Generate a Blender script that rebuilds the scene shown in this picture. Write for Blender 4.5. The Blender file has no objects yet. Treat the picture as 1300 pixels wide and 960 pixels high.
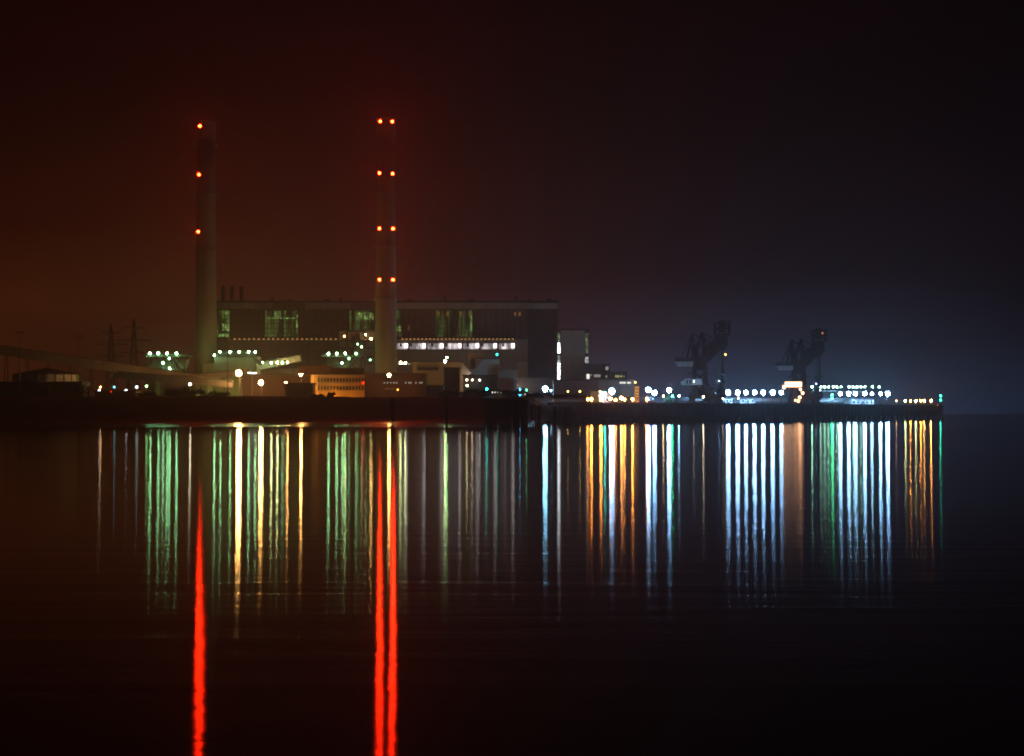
import bpy, math, random
from mathutils import Vector
random.seed(7)
R = math.radians
sc = bpy.context.scene
col = sc.collection
F, HY, CH = 2090.0, 522.0, 6.5        # focal length in photo pixels, horizon row, camera height

# ------------------------------------------------------------------ helpers
def P(px, py, D):
    return ((px - 650) / F * D, D, CH + (HY - py) / F * D)
def X(px, D): return (px - 650) / F * D
def Z(py, D): return CH + (HY - py) / F * D
def jet(px, back=0.0):                # point on the jetty's centre line seen in column px
    k = (px - 650) / F
    x = (850 + back) * k / (1 - 1.25 * k)
    return x, 850 + back + 1.25 * x

class MB:
    fat = 1.0
    def __init__(s): s.v, s.f = [], []
    def add(s, vs, fs):
        n = len(s.v); s.v += [tuple(v) for v in vs]; s.f += [tuple(i + n for i in f) for f in fs]; return s
    def box(s, x0, x1, y0, y1, z0, z1):
        return s.add([(x0,y0,z0),(x1,y0,z0),(x1,y1,z0),(x0,y1,z0),(x0,y0,z1),(x1,y0,z1),(x1,y1,z1),(x0,y1,z1)],
                     [(0,3,2,1),(4,5,6,7),(0,1,5,4),(1,2,6,5),(2,3,7,6),(3,0,4,7)])
    def pbox(s, px0, py0, px1, py1, D, depth, z0=None):   # box whose front face covers a photo rectangle at distance D
        return s.box(X(px0,D), X(px1,D), D, D+depth, Z(py1,D) if z0 is None else z0, Z(py0,D))
    def bar(s, a, b, w, h=None, n=4):
        a, b = Vector(a), Vector(b); h = w if h is None else h
        w *= MB.fat; h *= MB.fat
        d = (b-a).normalized()
        up = Vector((0,0,1)) if abs(d.z) < .95 else Vector((0,1,0))
        u = d.cross(up).normalized(); v = u.cross(d).normalized()
        vs = []
        for p in (a, b):
            for k in range(n):
                t = 2*math.pi*(k+.5)/n; q = 1/math.cos(math.pi/n)
                vs.append(p + u*math.cos(t)*w/2*q + v*math.sin(t)*h/2*q)
        fs = [(k,(k+1)%n,n+(k+1)%n,n+k) for k in range(n)] + [tuple(range(n))[::-1], tuple(range(n,2*n))]
        return s.add(vs, fs)
    def lathe(s, c, prof, n=32, cap=True):
        vs = []
        for r, z in prof:
            for k in range(n):
                t = 2*math.pi*k/n; vs.append((c[0]+r*math.cos(t), c[1]+r*math.sin(t), c[2]+z))
        fs = []
        for i in range(len(prof)-1):
            for k in range(n):
                fs.append((i*n+k, i*n+(k+1)%n, (i+1)*n+(k+1)%n, (i+1)*n+k))
        if cap: fs += [tuple(range(n))[::-1], tuple((len(prof)-1)*n+k for k in range(n))]
        return s.add(vs, fs)
    def prism(s, pts, y0, y1):            # outline in x,z pushed from y0 to y1
        n = len(pts)
        vs = [(p[0],y0,p[1]) for p in pts] + [(p[0],y1,p[1]) for p in pts]
        fs = [tuple(range(n))[::-1], tuple(range(n,2*n))] + [(k,(k+1)%n,n+(k+1)%n,n+k) for k in range(n)]
        # outline order decides which way faces look; Cycles shades both sides alike
        return s.add(vs, fs)
    def mesh(s, name, mat, off=(0,0,0), smooth=False):
        me = bpy.data.meshes.new(name)
        me.from_pydata([(v[0]-off[0], v[1]-off[1], v[2]-off[2]) for v in s.v], [], s.f)
        me.materials.append(mat)
        if smooth: me.polygons.foreach_set('use_smooth', [True]*len(me.polygons))
        me.update(); return me

def tag(o, label=None, cat=None, group=None, kind=None):
    if label: o['label'] = label
    if cat: o['category'] = cat
    if group: o['group'] = group
    if kind: o['kind'] = kind
    return o
def thing(name, label, cat, loc, group=None):
    o = bpy.data.objects.new(name, None); o.empty_display_size = 1
    col.objects.link(o); o.location = loc
    return tag(o, label, cat, group)
def root_loc(o):
    v = Vector((0,0,0))
    while o is not None: v += Vector(o.location); o = o.parent
    return v
def part(name, mb, mat, parent, label=None, smooth=False, kind=None):
    me = mb.mesh(name, mat, root_loc(parent), smooth)
    o = bpy.data.objects.new(name, me); col.objects.link(o); o.parent = parent
    return tag(o, label, kind=kind)
def solo(name, mb, mat, label, cat, loc, group=None, smooth=False):
    o = bpy.data.objects.new(name, mb.mesh(name, mat, loc, smooth)); col.objects.link(o); o.location = loc
    return tag(o, label, cat, group)
def copy_tree(o, parent=None):
    c = o.copy(); col.objects.link(c); c.parent = parent
    for ch in [k for k in bpy.data.objects if k.parent == o and k != c]: copy_tree(ch, c)
    return c

# ------------------------------------------------------------------ materials
def nt(m):
    m.use_nodes = True; t = m.node_tree; t.nodes.clear(); return t, t.nodes, t.links
def mat(name, c, rough=.8, var=.3, scale=.15, metal=0.0, panel=None, streak=True):
    m = bpy.data.materials.new(name); t, N, L = nt(m)
    out = N.new('ShaderNodeOutputMaterial'); b = N.new('ShaderNodeBsdfPrincipled')
    L.new(b.outputs[0], out.inputs[0])
    b.inputs['Roughness'].default_value = rough; b.inputs['Metallic'].default_value = metal
    tc = N.new('ShaderNodeTexCoord'); mp = N.new('ShaderNodeMapping')
    L.new(tc.outputs['Object'], mp.inputs[0])
    mp.inputs['Scale'].default_value = (1,1,.25 if streak else 1)
    nz = N.new('ShaderNodeTexNoise'); nz.inputs['Scale'].default_value = scale; nz.inputs['Detail'].default_value = 6
    L.new(mp.outputs[0], nz.inputs['Vector'])
    mr = N.new('ShaderNodeMapRange'); mr.inputs['From Min'].default_value=.3; mr.inputs['From Max'].default_value=.7
    mr.inputs['To Min'].default_value = 1-var; mr.inputs['To Max'].default_value = 1+var
    L.new(nz.outputs['Fac'], mr.inputs['Value'])
    mul = N.new('ShaderNodeVectorMath'); mul.operation='SCALE'; mul.inputs[0].default_value = c
    L.new(mr.outputs[0], mul.inputs['Scale'])
    src = mul.outputs[0]
    if panel:      # cladding panels: joints every panel[0] x panel[1] metres
        br = N.new('ShaderNodeTexBrick'); br.offset = 0
        br.inputs['Scale'].default_value = 1; br.inputs['Brick Width'].default_value = panel[0]; br.inputs['Row Height'].default_value = panel[1]
        br.inputs['Mortar Size'].default_value = .12; br.inputs['Color1'].default_value=(1,1,1,1)
        br.inputs['Color2'].default_value=(.82,.82,.82,1); br.inputs['Mortar'].default_value=(.5,.5,.5,1)
        sp = N.new('ShaderNodeSeparateXYZ'); cb = N.new('ShaderNodeCombineXYZ')
        L.new(tc.outputs['Object'], sp.inputs[0]); 
        ad = N.new('ShaderNodeMath'); ad.operation='ADD'; L.new(sp.outputs[0], ad.inputs[0]); L.new(sp.outputs[1], ad.inputs[1])
        L.new(ad.outputs[0], cb.inputs[0]); L.new(sp.outputs[2], cb.inputs[1])
        L.new(cb.outputs[0], br.inputs['Vector'])
        mx = N.new('ShaderNodeVectorMath'); mx.operation='MULTIPLY'
        L.new(src, mx.inputs[0]); L.new(br.outputs['Color'], mx.inputs[1]); src = mx.outputs[0]
    L.new(src, b.inputs['Base Color'])
    return m
def emis(name, c, s, lit=None, sampling='AUTO', dark=False):
    m = bpy.data.materials.new(name); t, N, L = nt(m)
    out = N.new('ShaderNodeOutputMaterial'); e = N.new('ShaderNodeEmission')
    e.inputs[0].default_value = (*c,1); e.inputs[1].default_value = s
    L.new(e.outputs[0], out.inputs[0])
    if lit:        # a lit room behind the panes: brighter and darker bays
        tc = N.new('ShaderNodeTexCoord'); mp = N.new('ShaderNodeMapping'); mp.inputs['Scale'].default_value = lit
        nz = N.new('ShaderNodeTexNoise'); nz.inputs['Scale'].default_value = 1; nz.inputs['Detail'].default_value = 3
        mr = N.new('ShaderNodeMapRange'); mr.inputs['From Min'].default_value=.46; mr.inputs['From Max'].default_value=.68
        mr.inputs['To Min'].default_value=(.06 if dark else .3)*s; mr.inputs['To Max'].default_value=2.2*s
        L.new(tc.outputs['Object'], mp.inputs[0]); L.new(mp.outputs[0], nz.inputs['Vector']); L.new(nz.outputs['Fac'], mr.inputs['Value'])
        L.new(mr.outputs[0], e.inputs[1])
    m.cycles.emission_sampling = sampling
    return m

M = {}
M['concrete'] = mat('chimney_concrete', (.26,.185,.11), .85, .4, .06)
M['cap'] = mat('chimney_cap_concrete', (.26,.17,.13), .85, .2, .1)
M['clad'] = mat('grey_cladding', (.22,.18,.145), .7, .2, .05, panel=(6,4))
M['clad_dark'] = mat('dark_cladding', (.07,.068,.07), .7, .25, .05, panel=(5,4))
M['fascia'] = mat('pale_fascia', (.45,.42,.37), .7, .2, .06, panel=(8,9))
M['render'] = mat('pale_render', (.46,.43,.39), .8, .2, .08)
M['yellow'] = mat('buff_brick', (.50,.34,.14), .85, .2, .2)
M['brown'] = mat('brown_brick', (.065,.030,.018), .9, .25, .2)
M['roof'] = mat('roof_felt', (.05,.045,.045), .9, .3, .2)
M['shed'] = mat('shed_sheeting', (.12,.10,.09), .7, .25, .2, panel=(3,3))
M['white'] = mat('white_sheeting', (.62,.62,.60), .6, .15, .15, panel=(4,3))
M['steel'] = mat('dark_steel', (.07,.065,.06), .55, .3, .5, .4)
M['galv'] = mat('galvanised_steel', (.25,.25,.25), .5, .25, .5, .6)
M['crane'] = mat('crane_paint', (.035,.016,.011), .6, .35, .4)
M['crane_blue'] = mat('grey_blue_paint', (.06,.075,.09), .55, .3, .4)
M['gal'] = mat('gallery_sheeting', (.26,.22,.20), .65, .2, .1, panel=(6,6))
M['timber'] = mat('wet_timber', (.035,.03,.025), .5, .4, .6)
M['jetty'] = mat('jetty_concrete', (.06,.06,.06), .8, .35, .3)
M['leaf'] = mat('bush_leaves', (.05,.06,.025), .7, .4, 1.0, streak=False)
M['frame'] = mat('window_frame', (.09,.09,.09), .6, .1, .5)
M['glassdark'] = mat('dark_glass', (.02,.02,.022), .15, .1, .5)

GREEN, WARM, COOL, ORANGE = (.36,1,.40), (1,.46,.115), (.27,.56,1), (1,.27,.03)
TEAL, EMER, BLUE, RED = (.02,.85,.70), (.02,.9,.28), (.03,.5,1), (1,.011,.0010)
SOFT, PALE, AMBER = (.85,1,.40), (1,.93,.85), (1,.62,.12)
GAIN = .50
_lm = {}
def lamp_mat(c, I, r):
    s = GAIN * {GREEN:.62, WARM:1.8, COOL:1.75, ORANGE:1.5, RED:3.0}.get(c,1) * I / (math.pi*r*r)
    k = (c, round(s,2))
    if k not in _lm: _lm[k] = emis('lamp_glow', c, s, sampling='FRONT')
    return _lm[k]
_bm = {}
def bulb_mesh(c, I, r):
    k = (c, round(I,1), r)
    if k not in _bm:
        mb = MB(); prof = []
        n = 6
        vs = [(0,0,r)]; fs = []
        for z in (.55,-.55):
            for q in range(n):
                t = 2*math.pi*(q+(.5 if z<0 else 0))/n; rr = r*math.sqrt(1-z*z)
                vs.append((rr*math.cos(t), rr*math.sin(t), z*r))
        vs.append((0,0,-r))
        for q in range(n):
            a, b = 1+q, 1+(q+1)%n; c_, d = 1+n+q, 1+n+(q+1)%n
            fs += [(0,a,b),(a,c_,b),(b,c_,d),(1+2*n,d,c_)]
        mb.add(vs, fs); _bm[k] = mb.mesh('bulb', lamp_mat(c, I, r))
    return _bm[k]
_hm = {}
rs = random.Random(21)
def housing_mesh(r, wide=False):
    if (r, wide) not in _hm:
        mb = MB(); d = r*1.15
        mb.box(-r*.8, r*.8, d, d+r*.5, -r*.6, r*.9)            # gear box behind the lamp
        if wide: mb.box(-r*1.9, r*1.9, -r*1.7, d+r*.5, r*1.28, r*1.4)    # broad cut-off hood
        else: mb.box(-r*1.0, r*1.0, -r*.1, d, r*1.12, r*1.3)         # hood over it
        mb.box(-.08, .08, d+r*.5, d+r*.5+.5, -.1, .1)          # bracket
        _hm[(r, wide)] = mb.mesh('floodlight', M['steel'])
    return _hm[(r, wide)]
def flood(parent, p, c, I, r=.5, name='floodlight'):
    """a floodlight (housing, hood, bracket) with its bulb, fixed on a structure"""
    if c == COOL and r > .6: r *= 1.3
    if r >= .4 and c != RED: r = round(r*(.95+.1*rs.randint(0,5)), 2)
    h = bpy.data.objects.new(name, housing_mesh(r, c == COOL)); col.objects.link(h); h.parent = parent
    h.location = Vector(p) - root_loc(parent)
    b = bpy.data.objects.new('bulb', bulb_mesh(c, I, r)); col.objects.link(b); b.parent = h
    return h
_pm = {}
def post(px, py, D, c, I, label, cat='lamp post', group=None, r=.5, base=9.0, x=None, name='lamp_post'):
    x = X(px, D) if x is None else x
    z = Z(py, D); H = z - base
    t = thing(name, label, cat, (x, D + r*1.7 + .5, base), group)
    k = round(H, 1)
    if k not in _pm:
        mb = MB(); mb.lathe((0,0,0), [(.45,0),(.45,.35),(.20,.4),(.12,max(.5,k))], 8)
        _pm[k] = mb.mesh('pole', M['steel'])
    o = bpy.data.objects.new('pole', _pm[k]); col.objects.link(o); o.parent = t
    flood(t, (x, D, z), c, I, r, 'lamp_head')
    return t

# ------------------------------------------------------------------ camera, world, render settings
cam = bpy.data.objects.new('camera', bpy.data.cameras.new('camera')); col.objects.link(cam)
cam.location = (0,0,CH); cam.rotation_euler = (R(90),0,0)
cam.data.sensor_width = 36; cam.data.lens = F/1300*36; cam.data.shift_y = (HY-480)/1300
cam.data.clip_start = .5; cam.data.clip_end = 20000
sc.camera = cam

w = bpy.data.worlds.new('World'); sc.world = w; w.use_nodes = True
N, L = w.node_tree.nodes, w.node_tree.links; N.clear()
out = N.new('ShaderNodeOutputWorld'); bg = N.new('ShaderNodeBackground'); L.new(bg.outputs[0], out.inputs[0])
tc = N.new('ShaderNodeTexCoord'); sp = N.new('ShaderNodeSeparateXYZ'); L.new(tc.outputs['Generated'], sp.inputs[0])
def ramp(sock, stops, interp='EASE'):
    r = N.new('ShaderNodeValToRGB'); L.new(sock, r.inputs[0]); r.color_ramp.interpolation = interp
    e = r.color_ramp.elements
    while len(e) < len(stops): e.new(.5)
    for q, (p, c) in zip(e, stops): q.position = p; q.color = (*c,1)
    return r
el = N.new('ShaderNodeMath'); el.operation='ABSOLUTE'; L.new(sp.outputs[2], el.inputs[0])
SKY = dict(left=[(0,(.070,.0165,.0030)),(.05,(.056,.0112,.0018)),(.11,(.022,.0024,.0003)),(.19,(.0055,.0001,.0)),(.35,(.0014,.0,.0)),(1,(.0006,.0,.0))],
           right=[(0,(.030,.050,.110)),(.018,(.024,.037,.078)),(.04,(.0130,.0145,.0300)),(.08,(.0060,.0017,.0034)),(.16,(.0020,.0001,.0002)),(1,(.0003,.0,.0))])  # blue lamp-lit haze glow is painted into the low sky on this side
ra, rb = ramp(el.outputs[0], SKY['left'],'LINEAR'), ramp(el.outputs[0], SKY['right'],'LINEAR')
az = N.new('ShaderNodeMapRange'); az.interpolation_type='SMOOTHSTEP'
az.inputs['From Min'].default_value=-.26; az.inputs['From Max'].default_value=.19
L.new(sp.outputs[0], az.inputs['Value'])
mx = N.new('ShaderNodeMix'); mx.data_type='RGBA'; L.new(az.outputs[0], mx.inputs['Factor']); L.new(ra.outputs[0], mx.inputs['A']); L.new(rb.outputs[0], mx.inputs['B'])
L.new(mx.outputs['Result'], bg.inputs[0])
cn = N.new('ShaderNodeTexNoise'); cn.inputs['Scale'].default_value = 5; cn.inputs['Detail'].default_value = 3      # uneven overcast
cm = N.new('ShaderNodeMapping'); cm.inputs['Scale'].default_value = (1,1,3); L.new(tc.outputs['Generated'], cm.inputs[0]); L.new(cm.outputs[0], cn.inputs['Vector'])
fo = N.new('ShaderNodeMapRange'); fo.interpolation_type='SMOOTHSTEP'      # the painted haze glow fades out past the jetty
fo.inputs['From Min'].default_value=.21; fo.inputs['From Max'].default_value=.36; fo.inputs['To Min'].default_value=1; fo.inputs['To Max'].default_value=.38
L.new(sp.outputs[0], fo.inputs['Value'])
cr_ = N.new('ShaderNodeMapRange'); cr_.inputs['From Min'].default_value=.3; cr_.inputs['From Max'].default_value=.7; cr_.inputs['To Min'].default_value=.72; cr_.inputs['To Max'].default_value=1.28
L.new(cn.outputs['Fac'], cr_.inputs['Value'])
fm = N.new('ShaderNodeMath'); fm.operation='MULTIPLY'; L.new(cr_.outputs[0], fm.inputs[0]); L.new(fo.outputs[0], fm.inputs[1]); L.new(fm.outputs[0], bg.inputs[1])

sc.view_settings.view_transform='Standard'; sc.view_settings.look='None'; sc.view_settings.gamma=1
sc.view_settings.exposure = 0; sc.view_settings.use_curve_mapping = False
sc.render.engine='CYCLES'; cy = sc.cycles
cy.use_denoising = True; cy.denoiser='OPENIMAGEDENOISE'
try: cy.denoising_prefilter='ACCURATE'
except Exception: pass
cy.use_adaptive_sampling=False; cy.use_light_tree=True
cy.max_bounces=2; cy.diffuse_bounces=1; cy.glossy_bounces=1; cy.transmission_bounces=1; cy.volume_bounces=0; cy.transparent_max_bounces=4
cy.sample_clamp_direct=0; cy.sample_clamp_indirect=2.0; cy.caustics_reflective=False; cy.caustics_refractive=False
cy.filter_width=2.0; cy.light_sampling_threshold=0

# ------------------------------------------------------------------ setting
def shore(x):
    """distance of the water's edge at world x"""
    left = 668 + .09*x*0 - 6*math.sin(x*.013) + 3*math.sin(x*.05+1) + (x+100)*.08*(x<-100)
    jetty = 850 + 1.25*x + 34
    t = min(1, max(0, (x-7)/14)); t = t*t*(3-2*t)
    s = left*(1-t) + jetty*t
    if x > 170: s += (x-170)*8
    s = min(s, 3400)
    return s
def ground():
    offs_l = [(-30,-1.2),(0,-.02),(15,.35),(35,.8),(60,1.3),(90,2.2),(112,3.4),(122,6.5),(132,11.5),(140,13.6),(150,13.8),(162,10),(172,9.0),(260,9),(420,9),(900,9),(1700,9),(2800,9)]
    offs_r = [(-10,-1.2),(0,-.02),(4,.9),(8,2.4),(12,4),(16,6),(20,8),(24,9.5),(28,10.6),(34,10.8),(40,10.2),(50,9.4),(60,9.0),(90,9),(200,9),(900,9),(1700,9),(2800,9)]
    xs = [-2500,-2100,-1600,-1100,-800] + [-600+6*i for i in range(135)] + [230,270,330,420,600]
    vs, fs = [], []
    n = len(offs_l)
    rnd = random.Random(3)
    for x in xs:
        t = min(1, max(0, (x-7)/14)); s = shore(x)
        for j in range(n):
            (a,za),(b,zb) = offs_l[j], offs_r[j]
            z = za*(1-t)+zb*t
            if 1 < j < 7: z += rnd.uniform(-.12,.12)
            if 8 <= j <= 10: z += rnd.uniform(-.35,.35) + .3*math.sin(x*.03)
            y = s + a*(1-t)+b*t
            if j >= 14: y = max(y, [0,0,0,0,0,0,0,0,0,0,0,0,0,0,1200,1800,2800,3850][j]) if j>14 else y
            y = min(y, 3850)
            vs.append((x,y,z))
    for i in range(len(xs)-1):
        for j in range(n-1):
            fs.append((i*n+j,(i+1)*n+j,(i+1)*n+j+1,i*n+j+1))
    m = bpy.data.materials.new('mud_and_grass'); t, N, L = nt(m)
    out = N.new('ShaderNodeOutputMaterial'); b = N.new('ShaderNodeBsdfPrincipled'); L.new(b.outputs[0], out.inputs[0])
    g = N.new('ShaderNodeNewGeometry'); s = N.new('ShaderNodeSeparateXYZ'); L.new(g.outputs['Position'], s.inputs[0])
    nz = N.new('ShaderNodeTexNoise'); nz.inputs['Scale'].default_value=.5; nz.inputs['Detail'].default_value=8
    mp = N.new('ShaderNodeMapping'); mp.inputs['Scale'].default_value=(.06,.5,.5); L.new(g.outputs['Position'], mp.inputs[0]); L.new(mp.outputs[0], nz.inputs['Vector'])
    ad = N.new('ShaderNodeMath'); ad.operation='MULTIPLY_ADD'; L.new(nz.outputs['Fac'], ad.inputs[0]); ad.inputs[1].default_value=3; L.new(s.outputs[2], ad.inputs[2])
    rp = N.new('ShaderNodeValToRGB'); mr = N.new('ShaderNodeMapRange'); mr.inputs['From Max'].default_value=15
    L.new(ad.outputs[0], mr.inputs['Value']); L.new(mr.outputs[0], rp.inputs[0])
    e = rp.color_ramp.elements; e[0].position=.2; e[0].color=(.022,.016,.012,1); e[1].position=.42; e[1].color=(.014,.016,.008,1)
    L.new(rp.outputs[0], b.inputs['Base Color'])
    r2 = N.new('ShaderNodeMapRange'); r2.inputs['From Min'].default_value=2.7; r2.inputs['From Max'].default_value=3.5
    r2.inputs['To Min'].default_value=.20; r2.inputs['To Max'].default_value=.9
    L.new(ad.outputs[0], r2.inputs['Value']); L.new(r2.outputs[0], b.inputs['Roughness'])
    bp = N.new('ShaderNodeBump'); bp.inputs['Distance'].default_value=.06; L.new(nz.outputs['Fac'], bp.inputs['Height']); L.new(bp.outputs[0], b.inputs['Normal'])
    mb = MB(); mb.add(vs, fs)
    o = bpy.data.objects.new('riverbank', mb.mesh('riverbank', m, smooth=True)); col.objects.link(o); o['kind']='structure'
ground()

def water():
    m = bpy.data.materials.new('river_water'); t, N, L = nt(m)
    out = N.new('ShaderNodeOutputMaterial'); gl = N.new('ShaderNodeBsdfAnisotropic') if hasattr(bpy.types,'ShaderNodeBsdfAnisotropic') else N.new('ShaderNodeBsdfGlossy')
    gl.distribution='BECKMANN'; gl.inputs['Roughness'].default_value=.097; gl.inputs['Anisotropy'].default_value=.50; gl.inputs['Color'].default_value=(1,1,1,1)
    df = N.new('ShaderNodeBsdfDiffuse'); df.inputs[0].default_value=(.0015,.0015,.0015,1)
    fr = N.new('ShaderNodeFresnel'); fr.inputs[0].default_value=1.33
    mx = N.new('ShaderNodeMixShader'); L.new(fr.outputs[0], mx.inputs[0]); L.new(df.outputs[0], mx.inputs[1]); L.new(gl.outputs[0], mx.inputs[2]); L.new(mx.outputs[0], out.inputs[0])
    tg = N.new('ShaderNodeCombineXYZ'); tg.inputs[0].default_value = 1; L.new(tg.outputs[0], gl.inputs['Tangent'])   # crests run along x
    g = N.new('ShaderNodeNewGeometry')
    def nz(scale, det, amp, sx):
        mp = N.new('ShaderNodeMapping'); mp.inputs['Scale'].default_value=(sx,1,1); L.new(g.outputs['Position'], mp.inputs[0])
        n = N.new('ShaderNodeTexNoise'); n.inputs['Scale'].default_value=scale; n.inputs['Detail'].default_value=det; L.new(mp.outputs[0], n.inputs['Vector'])
        k = N.new('ShaderNodeMath'); k.operation='MULTIPLY'; k.inputs[1].default_value=amp; L.new(n.outputs['Fac'], k.inputs[0]); return k.outputs[0]
    a, b = nz(.40,3,.030,.10), nz(1.6,2,.0036,.5)
    ad = N.new('ShaderNodeMath'); L.new(a, ad.inputs[0]); L.new(b, ad.inputs[1])
    bp = N.new('ShaderNodeBump'); bp.inputs['Distance'].default_value=1; bp.inputs['Strength'].default_value=1; L.new(ad.outputs[0], bp.inputs['Height'])
    L.new(bp.outputs[0], gl.inputs['Normal'])
    mb = MB(); mb.add([(-2500,-60,0),(2500,-60,0),(2500,3900,0),(-2500,3900,0)], [(0,1,2,3)])
    o = bpy.data.objects.new('water', mb.mesh('water', m)); col.objects.link(o); o['kind']='structure'
water()

def haze():
    m = bpy.data.materials.new('night_haze'); t, N, L = nt(m)
    out = N.new('ShaderNodeOutputMaterial'); v = N.new('ShaderNodeVolumePrincipled')
    v.inputs['Color'].default_value=(.93,.95,1,1); v.inputs['Density'].default_value=.00020; v.inputs['Anisotropy'].default_value=.65
    L.new(v.outputs[0], out.inputs['Volume'])
    mb = MB().box(-2600,2600,-100,4000,-2.4,215)
    o = bpy.data.objects.new('haze', mb.mesh('haze', m)); col.objects.link(o); o['kind']='stuff'
haze()

# ------------------------------------------------------------------ chimneys
def chimney(cx, D, ytop, beacons, label):
    x = X(cx, D); zt = Z(ytop, D) - 9
    t = thing('chimney', label, 'chimney', (x, D, 9), 'tall concrete chimneys of the power station')
    s = D/F
    r0, r1 = 14.0*s, 11.3*s
    capz = zt - 23*s
    part('shaft', MB().lathe((x,D,9), [(r0,0),(r0*.985,zt*.15),(r0*.95,zt*.35),(r1*1.04,zt*.7),(r1,capz)], 48), M['concrete'], t, smooth=True)
    part('cap', MB().lathe((x,D,9), [(r1+.45,capz),(r1+.45,zt-1.2),(r1+.9,zt-1.1),(r1+.9,zt),(r1-.7,zt),(r1-.7,zt-3)], 48), M['cap'], t)
    for (bx, by) in beacons:
        zz = Z(by, D); h = zz-9
        rad = r0 + (r1-r0)*min(1, h/zt*1.05) + (.5 if h > capz else 0)
        dx = X(bx, D) - x
        dy = math.sqrt(max(.1, (rad+.9)**2 - dx*dx)) if abs(dx) < rad+.9 else 0
        dy += 1.6
        bc = flood(t, (x+dx, D-dy, zz), RED, 1000, .60, 'beacon')
        q = MB().box(x+dx-1.15,x+dx+1.15,D-dy+.95,D-dy+1.05,zz-1.15,zz+1.15)
        for sg in (-1,1): q.box(x+dx+sg*1.1-.04,x+dx+sg*1.1+.04,D-dy-.75,D-dy+.95,zz-1.15,zz+1.15)
        for sg in (-1,1): q.box(x+dx-1.05,x+dx+1.05,D-dy-.75,D-dy+.95,zz+sg*1.1-.05,zz+sg*1.1+.05)
        part('shield', q, M['steel'], bc)
    for hz in sorted({round(Z(b[1],D)-11,0) for b in beacons}):
        rad = r0 + (r1-r0)*min(1,(hz-9)/zt*1.05) + .5
        mb = MB().lathe((x,D,hz), [(rad,0),(rad+1.1,0),(rad+1.1,.25),(rad,.25)], 40, False)
        part('platform', mb, M['galv'], t)
        mb = MB()
        for k in range(24):
            a = 2*math.pi*k/24; q = (x+(rad+1)*math.cos(a), D+(rad+1)*math.sin(a))
            mb.bar((q[0],q[1],hz+.2),(q[0],q[1],hz+1.3),.08)
        mb.lathe((x,D,hz+1.25), [(rad+.95,0),(rad+1.05,0),(rad+1.05,.1),(rad+.95,.1)], 40, False)
        part('railing', mb, M['galv'], t)
chimney(261.5, 1000, 155, [(257,163),(255.5,224),(254.5,296)], 'tall concrete chimney showing a single red beacon at each level')
chimney(490, 985, 151, [(484,157),(499,157),(483,222),(499.5,222.5),(483,292),(500,292),(483,356.5),(500,356.5)], 'tall concrete chimney with red beacons in pairs, in front of the hall')

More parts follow.
